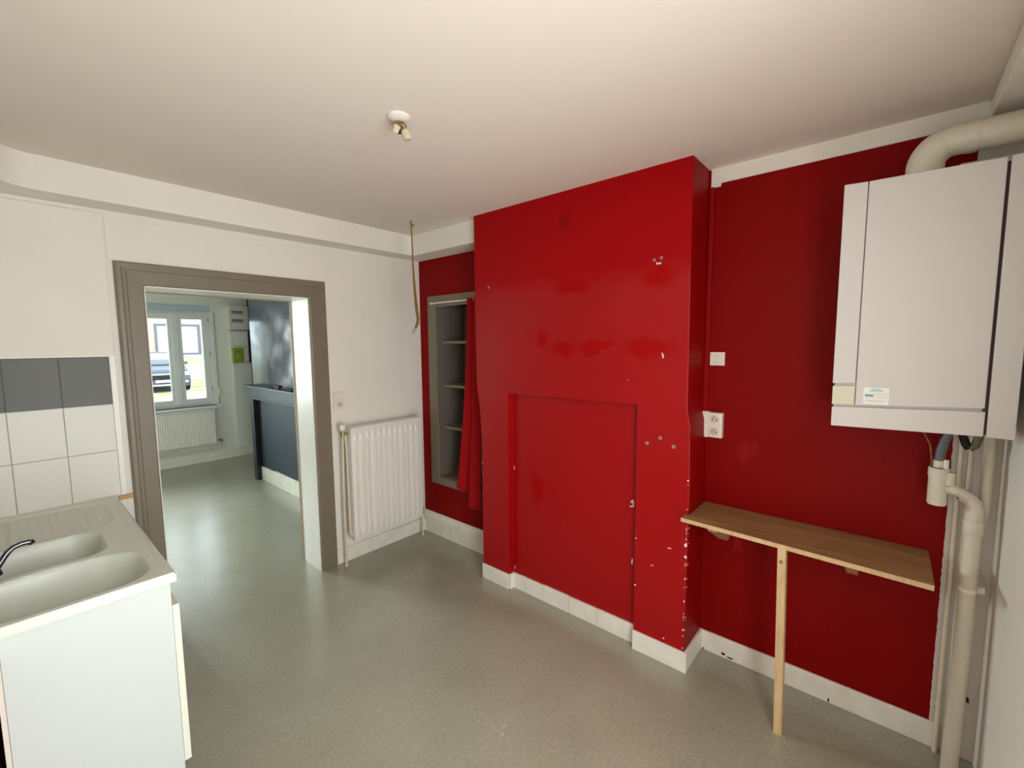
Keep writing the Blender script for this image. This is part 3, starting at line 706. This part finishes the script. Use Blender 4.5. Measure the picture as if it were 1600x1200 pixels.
stk = obj('sticker', bx(BX0-.0008, BX0+.001, -3.083, -3.013, 1.428, 1.488), 'paper', bo, label='paper service sticker with blue print')
bm = BM()
def mark(bm, y0, y1, z0, z1): box(bm, BX0-.0014, BX0-.0006, y0, y1, z0, z1)
poly = []
bmA = BM(); prism(bmA, [(-3.068, 1.4735), (-3.028, 1.4735), (-3.033, 1.480), (-3.041, 1.484), (-3.055, 1.484), (-3.063, 1.480)], 0, BX0-.0014, BX0-.0006)
obj('print_emblem', bmA, 'stk_pale', stk)
bmA = BM(); box(bmA, BX0-.0014, BX0-.0006, -3.041, -3.017, 1.4555, 1.4615, bev=.0003); obj('print_bar', bmA, 'stk_blue', stk)
bm = BM(); mark(bm, -3.081, -3.016, 1.4645, 1.4662)
for y in range(8): mark(bm, -3.079+.0045*y, -3.0763+.0045*y, 1.4555, 1.4572)
for y in range(13): mark(bm, -3.078+.0047*y, -3.075+.0047*y, 1.4500, 1.4515)
mark(bm, -3.075, -3.016, 1.4405, 1.4420); mark(bm, -3.066, -3.026, 1.4365, 1.4380); mark(bm, -3.079, -3.022, 1.4883, 1.4889)
obj('print_lines', bm, 'stk_grey', stk)

flue = thing('flue_pipe', 'thick cream flue pipe bending from the boiler top into the side wall', 'flue', (-.17, -3.135, 2.198))
obj('elbow', tb([(-.17, -3.135, 2.2105), (-.17, -3.135, 2.255)] + arc((-.17, -3.135, 2.338), (0, 0, 1), (0, -1, 0), .072, 10) + [(-.17, -3.25, 2.338)], [.052]*9+[.050]*5, 24), 'pvc', flue, True)
obj('pipe', tb([(-.17, -3.25, 2.338), (-.17, -3.42, 2.338)], .049, 24), 'pvc', flue, True)
obj('collar', tb([(-.17, -3.235, 2.338), (-.17, -3.250, 2.338), (-.17, -3.262, 2.338)], [.051, .0525, .051], 24), 'pvc', flue, True)
tag(obj('plaster_patch', bx(-.010, -.0005, -3.41, -3.235, 2.17, 2.30, bev=.003), 'gloss_white'), 'pale filler patch on the red wall under the flue pipe', 'patch')

# ------------------------------------------------------------------ drain pipe and siphon
dr = thing('drain_pipe', 'cream plastic drain pipe with open siphon cup in the corner below the boiler', 'pipe', (-.12, -3.335, 0))
PX, PY = -.13, -3.338
TXx, TYy = -.15, -3.2375
obj('siphon_cup', tb([(TXx, TYy, 1.050), (TXx, TYy, 1.055), (TXx, TYy, 1.150), (TXx, TYy, 1.158), (TXx, TYy, 1.186), (TXx, TYy, 1.189)], [.025, .0275, .0275, .030, .030, .027], 24), 'pvc', dr, True)
obj('cup_mouth', tb([(TXx, TYy, 1.1885), (TXx, TYy, 1.1895)], .0245, 20), 'dark', dr)
obj('side_inlet', tb([(TXx-.010, TYy-.027, 1.132), (TXx-.010, TYy-.027, 1.178)], [.0155, .0155], 16), 'pvc', dr, True)
obj('vent_tube', tb([(TXx-.012, TYy-.016, 1.18), (TXx-.012, TYy-.016, 1.222)], .008, 12), 'plastic', dr, True)
obj('arm', tb([(TXx-.004, TYy-.02, 1.118), (TXx-.004, TYy-.045, 1.114), (TXx+.002, TYy-.06, 1.106), (PX, PY+.012, 1.082)], [.016, .017, .0185, .022], 18), 'pvc', dr, True)
obj('nut', tb([(TXx-.004, TYy-.026, 1.118), (TXx-.004, TYy-.048, 1.113)], .0205, 12), 'pvc', dr, True)
obj('elbow', tb([(PX-.004, PY+.04, 1.096), (PX-.002, PY+.02, 1.088), (PX, PY+.006, 1.070), (PX, PY, 1.045), (PX, PY, 1.005)], [.022, .024, .025, .025, .025], 20), 'pvc', dr, True)
obj('socket', tb([(PX, PY, 1.008), (PX, PY, 1.004), (PX, PY, .965), (PX, PY, .955)], [.026, .0285, .0285, .025], 22), 'pvc', dr, True)
obj('pipe', tb([(PX, PY, .97), (PX, PY, .5), (PX-.006, PY+.006, 0)], .0245, 22), 'pvc', dr, True)
obj('pipe_clip', tb([(PX, PY, .742), (PX, PY, .757)], .0275, 20), 'plastic2', dr, True)
obj('clip_foot', bx(PX+.01, -.0005, PY-.046, PY-.02, .738, .760, bev=.002), 'plastic2', dr)
obj('clip_foot', bx(PX+.105, -.0005, PY-.045, PY-.035, .252, .262, bev=.002), 'dark', dr)
g1 = thing('heating_pipe', 'thin painted heating pipe, left one in the pipe corner', 'pipe', (-.03, -3.295, 0))
obj('pipe', tb([(-.03, -3.300, 0), (-.03, -3.302, 1.40)], .008, 10), 'pipe_cream', g1, True)
obj('joint', tb([(-.03, -3.3005, .20), (-.03, -3.3005, .222)], .0105, 10), 'pipe_cream', g1)
g2 = thing('heating_pipe', 'thin painted heating pipe just behind the thick drain pipe', 'pipe', (-.03, -3.322, 0))
obj('pipe', tb([(-.03, -3.326, 0), (-.03, -3.328, 1.40)], .008, 10), 'pipe_cream', g2, True)
g3 = thing('heating_pipe', 'insulated white pipe end dropping from the boiler behind the drain elbow', 'pipe', (-.1, -3.37, 1.05))
obj('pipe', tb([(-.11, -3.352, 1.36), (-.10, -3.362, 1.325), (-.095, -3.365, 1.29), (-.095, -3.366, 1.09), (-.095, -3.366, 1.0)], [.012, .0155, .0165, .0165, .012], 14), 'pvc', g3, True)
h1 = thing('grey_hose', 'dark grey drain hose hanging from the boiler into the siphon cup', 'hose', (-.15, -3.235, 1.2))
obj('hose', tb([(-.16, -3.262, 1.37), (-.16, -3.258, 1.33), (-.155, -3.246, 1.29), (-.152, -3.238, 1.25), (-.15, -3.236, 1.18)], [.009, .011, .014, .015, .015], 14), 'grey_hose', h1, True)
obj('sleeve', tb([(-.15, -3.236, 1.215), (-.15, -3.236, 1.185)], .0165, 14), 'pvc', h1, True)
tag(obj('cable', tb([(-.12, -3.16, 1.36), (-.13, -3.185, 1.32), (-.15, -3.208, 1.27), (-.15, -3.215, 1.22), (-.15, -3.216, 1.19)], .0028, 8), 'cord', smooth=True), 'thin brown cable hanging from the boiler underside to the siphon', 'cable')
gv = thing('gas_valve', 'olive gas hose loop with dark valve below the boiler beside the corner pipes', 'valve', (-.12, -3.31, 1.30))
obj('hose', tb([(-.145, -3.332, 1.36), (-.150, -3.330, 1.31), (-.153, -3.322, 1.282), (-.153, -3.308, 1.270)], [.011, .012, .0125, .012], 12), 'olive', gv, True)
obj('valve_body', tb([(-.153, -3.309, 1.270), (-.151, -3.300, 1.283), (-.147, -3.288, 1.32), (-.145, -3.285, 1.36)], [.012, .013, .011, .010], 12), 'dark', gv, True)

# ------------------------------------------------------------------ windows
def window(name, x0, x1, z0, z1, y, label, ns, handle=True, d=.07, inward=-1, mid=None):
    w = bpy.data.objects.new(name, None); COL.objects.link(w); w.location = ((x0+x1)/2, y, z0); w['kind'] = 'structure'; w['label'] = label
    f = .03
    bm = BM()
    wall_boxes(bm, 1, y, y+d, x0, x1, z0, z1, [(x0+f, x1-f, z0+f, z1-f)])
    obj('frame', bm, 'pvc_window', w)
    cuts = [x0+f+ (x1-x0-2*f)*k/ns for k in range(ns+1)]
    for k in range(ns):
        a, b = cuts[k]+.002, cuts[k+1]-.002; s = .076
        bm = BM(); wall_boxes(bm, 1, y-.012, y+d-.02, a, b, z0+f+.002, z1-f-.002, [(a+s, b-s, z0+f+s, z1-f-s)])
        sa = obj('sash', bm, 'pvc_window', w)
        obj('pane', bx(a+s-.004, b-s+.004, y+.018, y+.024, z0+f+s-.004, z1-f-s+.004), 'glass', sa)
    return w
w1 = window('window_1', FW[0], FW[1], FW[2], FW[3]-.09, 4.34, 'white two-sash window of the next room looking onto the street', 2)
obj('shutter_box', bx(FW[0], FW[1], 4.30, 4.45, FW[3]-.09, FW[3]), 'far_blue', w1, label='pale blue roller shutter box')
obj('cover_strip', bx(-.846, -.780, 4.318, 4.329, .84, 2.09, bev=.003), 'pvc_window', w1)
hd = obj('handle', tb([(-.775, 4.325, 1.40), (-.775, 4.295, 1.40)], .011, 10), 'plastic', w1, True)
obj('grip', bx(-.786, -.764, 4.285, 4.297, 1.29, 1.41, bev=.004), 'plastic', hd)
for z in (1.0, 1.5, 1.98): obj('hinge', bx(-.428, -.414, 4.318, 4.330, z, z+.07, bev=.002), 'rawl', w1)
obj('sill', bx(-1.28, -.345, 4.20, 4.345, .765, .80, bev=.004), 'pvc_window', w1)
obj('sill_edge', bx(-1.25, -.42, 4.205, 4.25, .735, .757, bev=.003), 'pvc_window', w1)
st_ = thing('shutter_strap', 'roller shutter strap with white winder at the right edge of the far window', 'strap', (-.365, 4.24, .86))
obj('strap', bx(-.372, -.362, 4.243, 4.249, .99, 2.12), 'rawl', st_)
obj('winder', bx(-.392, -.338, 4.222, 4.25, .93, 1.05, bev=.012, seg=3), 'plastic', st_)
obj('tail', bx(-.372, -.360, 4.243, 4.249, .82, .94), 'pine_x', st_)
w2 = window('window_2', KW[0], KW[1], KW[2], KW[3], YC-.17, 'unseen tall glazed window placed as light source in the wall along the pipes', 2)  # unseen window, placed behind the camera as source of the kitchen light
w3 = window('window_3', FW2[0], FW2[1], FW2[2], FW2[3], 4.36, 'unseen second front window added to light the next room', 2)  # unseen window put in so the next room gets more light

# ------------------------------------------------------------------ next room: radiator, boards, fireplace
fr = thing('radiator', 'flat white ribbed radiator under the far window of the next room', 'radiator', (-.82, 4.15, .2))
bm = BM(); a0, a1, n = -1.30, -.46, 34
prof = []
for k in range(n):
    x = a0+(a1-a0)*k/n; w = (a1-a0)/n
    prof += [(x+.1*w, 4.152), (x+.3*w, 4.146), (x+.7*w, 4.146), (x+.9*w, 4.152)]
prism(bm, [(a0, 4.152)] + prof + [(a1, 4.152), (a1, 4.19), (a0, 4.19)], 2, .27, .72)
obj('front_panel', bm, 'radiator', fr)
obj('top_cover', bx(a0-.003, a1+.003, 4.144, 4.20, .72, .735, bev=.003), 'radiator', fr)
obj('bracket', bx(-.9, -.86, 4.19, 4.25, .4, .6), 'radiator', fr)
obj('valve', tb([(-.43, 4.16, .30), (-.40, 4.16, .30), (-.40, 4.16, .27)], .016, 10), 'brass', fr, True)
fp = thing('heating_pipe', 'thin pipe along the baseboard under the far radiator', 'pipe', (-.8, 4.18, .18))
obj('pipe', tb([(-3.25, 4.20, .178), (-.46, 4.20, .178), (-.415, 4.19, .185), (-.40, 4.165, .21), (-.40, 4.16, .255)], .0095, 10), 'pipe_cream', fp, True)
eb = thing('breaker_panel', 'white electrical breaker panel high on the far wall right of the window', 'breaker panel', (-.085, 4.2, 1.875))
obj('housing', bx(-.215, .040, 4.12, 4.25, 1.880, 2.222, bev=.006), 'plastic', eb)
for z in (2.115, 1.995):
    wn = obj('breaker_window', bx(-.180, -.035, 4.116, 4.122, z-.012, z+.034, bev=.002), 'board_grey', eb)
    for k in range(8): obj('breaker', bx(-.176+.0175*k, -.1605+.0175*k, 4.111, 4.118, z-.008, z+.012, bev=.001), 'stk_grey', wn)
obj('label_strip', bx(-.180, .0, 4.117, 4.121, 1.925, 1.95), 'paper', eb)
tk = thing('cable_trunking', 'wide white cable trunking column in the far room corner below the meter', 'trunking', (-.1, 4.2, .14))
obj('cover', bx(-.185, .055, 4.175, 4.25, .45, 1.395, bev=.003), 'far_white', tk)
obj('cover', bx(-.185, .055, 4.177, 4.25, .14, .447, bev=.003), 'far_white', tk)
obj('cover', bx(-.195, .030, 4.17, 4.25, 1.645, 1.860, bev=.003), 'far_white', tk)
em = thing('electricity_meter', 'lime green electricity meter on a white board below the breaker panel', 'meter', (-.1, 4.15, 1.395))
obj('board', bx(-.205, .028, 4.16, 4.25, 1.398, 1.642, bev=.004), 'plastic', em)
obj('meter_case', bx(-.196, -.06, 4.118, 4.162, 1.405, 1.618, bev=.014, seg=3), 'green', em)
obj('display', bx(-.155, -.11, 4.115, 4.120, 1.545, 1.575, bev=.002), 'board_grey', em)
obj('button', tb([(-.135, 4.12, 1.50), (-.135, 4.113, 1.50)], .010, 12), 'plastic', em)
obj('disjoncteur_cover', bx(-.052, .018, 4.135, 4.162, 1.42, 1.61, bev=.005), 'plastic2', em).name = 'breaker_cover'
struct('wall_far_chimney', prism(BM(), [(-.262, .9), (.07, .9), (.07, 2.93), (-.352, 2.93)], 2, 0, H), 'navy', 'glossy dark blue chimney breast of the next room')
mt = thing('mantelpiece', 'dark blue painted mantelpiece on the chimney breast of the next room', 'mantelpiece', (-.4, 2.0, 0))
obj('shelf', bx(-.475, -.25, 1.0, 2.93, 1.148, 1.172, bev=.004), 'mantel', mt)
obj('frieze', bx(-.43, -.25, 1.1, 2.84, 1.02, 1.148, bev=.004), 'mantel', mt)
obj('frieze_bead', bx(-.436, -.25, 1.1, 2.85, 1.005, 1.022, bev=.003), 'mantel', mt)
obj('pilaster', bx(-.432, -.33, 2.735, 2.83, 0, 1.005, bev=.003), 'mantel', mt)
obj('pilaster_side', bx(-.429, -.337, 2.73, 2.737, 0, 1.003), 'black', mt, label='black painted inner side')
obj('pilaster', bx(-.432, -.25, 1.12, 1.22, 0, 1.005, bev=.003), 'mantel', mt)
obj('panel', bx(-.368, -.25, 1.22, 2.732, .15, 1.005), 'slate', mt, label='slate blue board closing the fireplace')
ys = [2.728, 2.33, 1.78, 1.24]
for k in range(3): obj('plinth_board', bx(-.384, -.30, ys[k+1]+.002, ys[k]-.002, 0, .175-.012*(k == 0)), 'base_white', mt, label='white plinth board below the closing panel' if k == 0 else None)
tl = thing('paint_brush', 'small dark brush lying on the far mantelpiece shelf', 'brush', (-.43, 1.98, 1.172))
obj('head', bx(-.452, -.41, 1.90, 2.03, 1.172, 1.215, bev=.008), 'dark', tl)
obj('handle', tb([(-.431, 1.90, 1.186), (-.431, 1.62, 1.182)], .008, 10), 'dark', tl, True)

# ------------------------------------------------------------------ the street outside
def street_mat():
    m = mat('gravel_and_grass', (.4, .38, .32), .9, .2); nt = m.node_tree; N = nt.nodes; L = nt.links; b = N['Principled BSDF']
    geo = N.new('ShaderNodeNewGeometry'); n = N.new('ShaderNodeTexNoise'); n.inputs['Scale'].default_value = .55; n.inputs['Detail'].default_value = 7
    L.new(geo.outputs['Position'], n.inputs['Vector']); r = N.new('ShaderNodeValToRGB'); e = r.color_ramp.elements
    e[0].position = .44; e[0].color = (.27, .28, .11, 1); e[1].position = .56; e[1].color = (.40, .38, .31, 1)
    L.new(n.outputs['Fac'], r.inputs[0]); L.new(r.outputs[0], b.inputs['Base Color']); return m
struct('ground', bx(-25, 40, 4.6, 60, -.3, -.1), street_mat(), 'pale gravel and thin grass in front of the house across the street')
def brick_mat():
    m = mat('yellow_brick', (.6, .45, .28), .9, .2); nt = m.node_tree; N = nt.nodes; L = nt.links; b = N['Principled BSDF']
    geo = N.new('ShaderNodeNewGeometry'); mp = N.new('ShaderNodeMapping'); mp.inputs['Rotation'].default_value = (PI/2, 0, 0)
    br = N.new('ShaderNodeTexBrick'); br.inputs['Scale'].default_value = 1; br.inputs['Brick Width'].default_value = .24; br.inputs['Row Height'].default_value = .08; br.inputs['Mortar Size'].default_value = .008
    br.inputs['Color1'].default_value = (.62, .46, .26, 1); br.inputs['Color2'].default_value = (.52, .36, .2, 1); br.inputs['Mortar'].default_value = (.6, .55, .45, 1)
    L.new(geo.outputs['Position'], mp.inputs[0]); L.new(mp.outputs[0], br.inputs['Vector']); L.new(br.outputs['Color'], b.inputs['Base Color']); return m
hx, hy = 3.75, 25.0
ho = thing('house', 'yellow brick house across the street seen through the far window', 'house', (hx, hy+3, -.1))
wx0, wx1, wz0, wz1 = 2.66, 4.62, 1.16, 2.78
bm = wall_boxes(BM(), 1, hy, hy+.35, -9, 16, .55, 5.2, [(wx0, wx1, wz0, wz1), (7.5, 9.2, 1.16, 2.9), (-3.5, -1.6, 1.16, 2.9)])
obj('wall', bm, brick_mat(), ho)
obj('plinth', bx(-9, 16, hy-.04, hy+.35, -.1, .55), 'chip', ho)
obj('roof', prism(BM(), [(hy-.4, 5.2), (hy+7, 5.2), (hy+3.3, 8)], 0, -9.3, 16.3), mat('roof_tile', (.25, .1, .07), .8, .3), ho)
obj('string_course', bx(-9, 16, hy-.03, hy, .98, 1.06), 'chip', ho)
grey_frame = mat('grey_window_frame', (.11, .105, .13), .5, .4)
for (a, b, c, d) in ((wx0, wx1, wz0, wz1), (7.5, 9.2, 1.16, 2.9), (-3.5, -1.6, 1.16, 2.9)):
    wf = obj('window', wall_boxes(BM(), 1, hy-.02, hy+.12, a, b, c, d, [(a+.13, b-.13, c+.13, d-.13)]), grey_frame, ho)
    ns = 16; h = (d-c-.26)/ns; bm = BM()
    for k in range(ns): box(bm, a+.13, b-.13, hy+.06, hy+.085, c+.13+h*k+.008, c+.13+h*(k+1)-.004)
    obj('shutter', bm, 'pvc_window', wf)
    obj('window_sill', bx(a-.08, b+.08, hy-.12, hy+.02, c-.07, c), 'chip', wf)

car = thing('car', 'dark parked car facing the far window from the street', 'car', (1.52, 19.6, -.1))
car_paint = mat('car_paint', (.035, .045, .075), .25, .6); car_glass = mat('car_glass', (.30, .38, .42), .1, .6)
cx, cy = 1.50, 17.55
def loft(bm, secs):
    """secs: (y, half width, z low, z high, crown inset)"""
    rs = []
    for (y, hw, zl_, zh, ins) in secs:
        zm = zl_+(zh-zl_)*.62
        p = [(-hw+.05, zl_), (-hw, zl_+.12), (-hw, zm), (-hw+ins, zh-.02), (-hw+ins+.1, zh), (hw-ins-.1, zh), (hw-ins, zh-.02), (hw, zm), (hw, zl_+.12), (hw-.05, zl_)]
        rs.append([bm.verts.new((cx+a, cy+y, z-.1)) for a, z in p])
    for a, b in zip(rs, rs[1:]):
        for k in range(len(a)): q = (k+1) % len(a); bm.faces.new((a[k], a[q], b[q], b[k]))
    bm.faces.new(rs[0][::-1]); bm.faces.new(rs[-1]); return bm
obj('body', loft(BM(), [(.0, .74, .24, .70, .06), (.08, .86, .20, .82, .08), (.4, .91, .2, .93, .08), (1.1, .92, .2, 1.0, .08), (3.9, .92, .2, 1.02, .08), (4.25, .86, .25, .95, .1)]), car_paint, car, True)
obj('cabin', loft(BM(), [(1.05, .80, .9, 1.0, .06), (1.75, .74, .9, 1.46, .12), (2.4, .74, .9, 1.52, .12), (3.3, .74, .9, 1.48, .12), (4.1, .78, .9, 1.02, .06)]), car_paint, car, True)
bm = BM(); v = [bm.verts.new(p) for p in ((cx-.74, cy+1.12, .935), (cx+.74, cy+1.12, .935), (cx+.60, cy+1.70, 1.34), (cx-.60, cy+1.70, 1.34))]; bm.faces.new(v)
v2 = [bm.verts.new(x.co+Vector((0, .03, -.02))) for x in v]; bm.faces.new(v2[::-1])
for k in range(4): bm.faces.new((v[k], v2[k], v2[(k+1) % 4], v[(k+1) % 4]))
obj('windshield', bm, car_glass, car)
for s in (-1, 1):
    obj('headlight', bx(cx+s*.42, cx+s*.80, cy-.03, cy+.12, .52, .66, bev=.03), 'pvc_window', car)
    obj('mirror', bx(cx+s*.90, cx+s*1.06, cy+1.2, cy+1.3, .90, 1.02, bev=.02), car_paint, car)
    obj('fog_light', bx(cx+s*.5, cx+s*.78, cy-.01, cy+.08, .24, .32, bev=.02), 'pvc_window', car)
    for y in (.75, 3.4):
        wl = obj('wheel', tb([(cx+s*.70, cy+y, .22), (cx+s*.93, cy+y, .22)], .32, 20), 'dark', car)
        obj('wheel_rim', tb([(cx+s*.92, cy+y, .22), (cx+s*.94, cy+y, .22)], .2, 14), 'steel', wl)
gr = obj('grille', bx(cx-.40, cx+.40, cy-.012, cy+.05, .36, .60, bev=.01), 'dark', car)
obj('grille_bar', bx(cx-.42, cx+.42, cy-.03, cy+.03, .56, .60, bev=.008), 'pvc_window', gr)
obj('bumper_lip', bx(cx-.62, cx+.62, cy-.03, cy+.05, .15, .20, bev=.012), 'pvc_window', car)
obj('number_plate', bx(cx-.24, cx+.24, cy-.03, cy, .28, .37, bev=.004), 'paper', car)
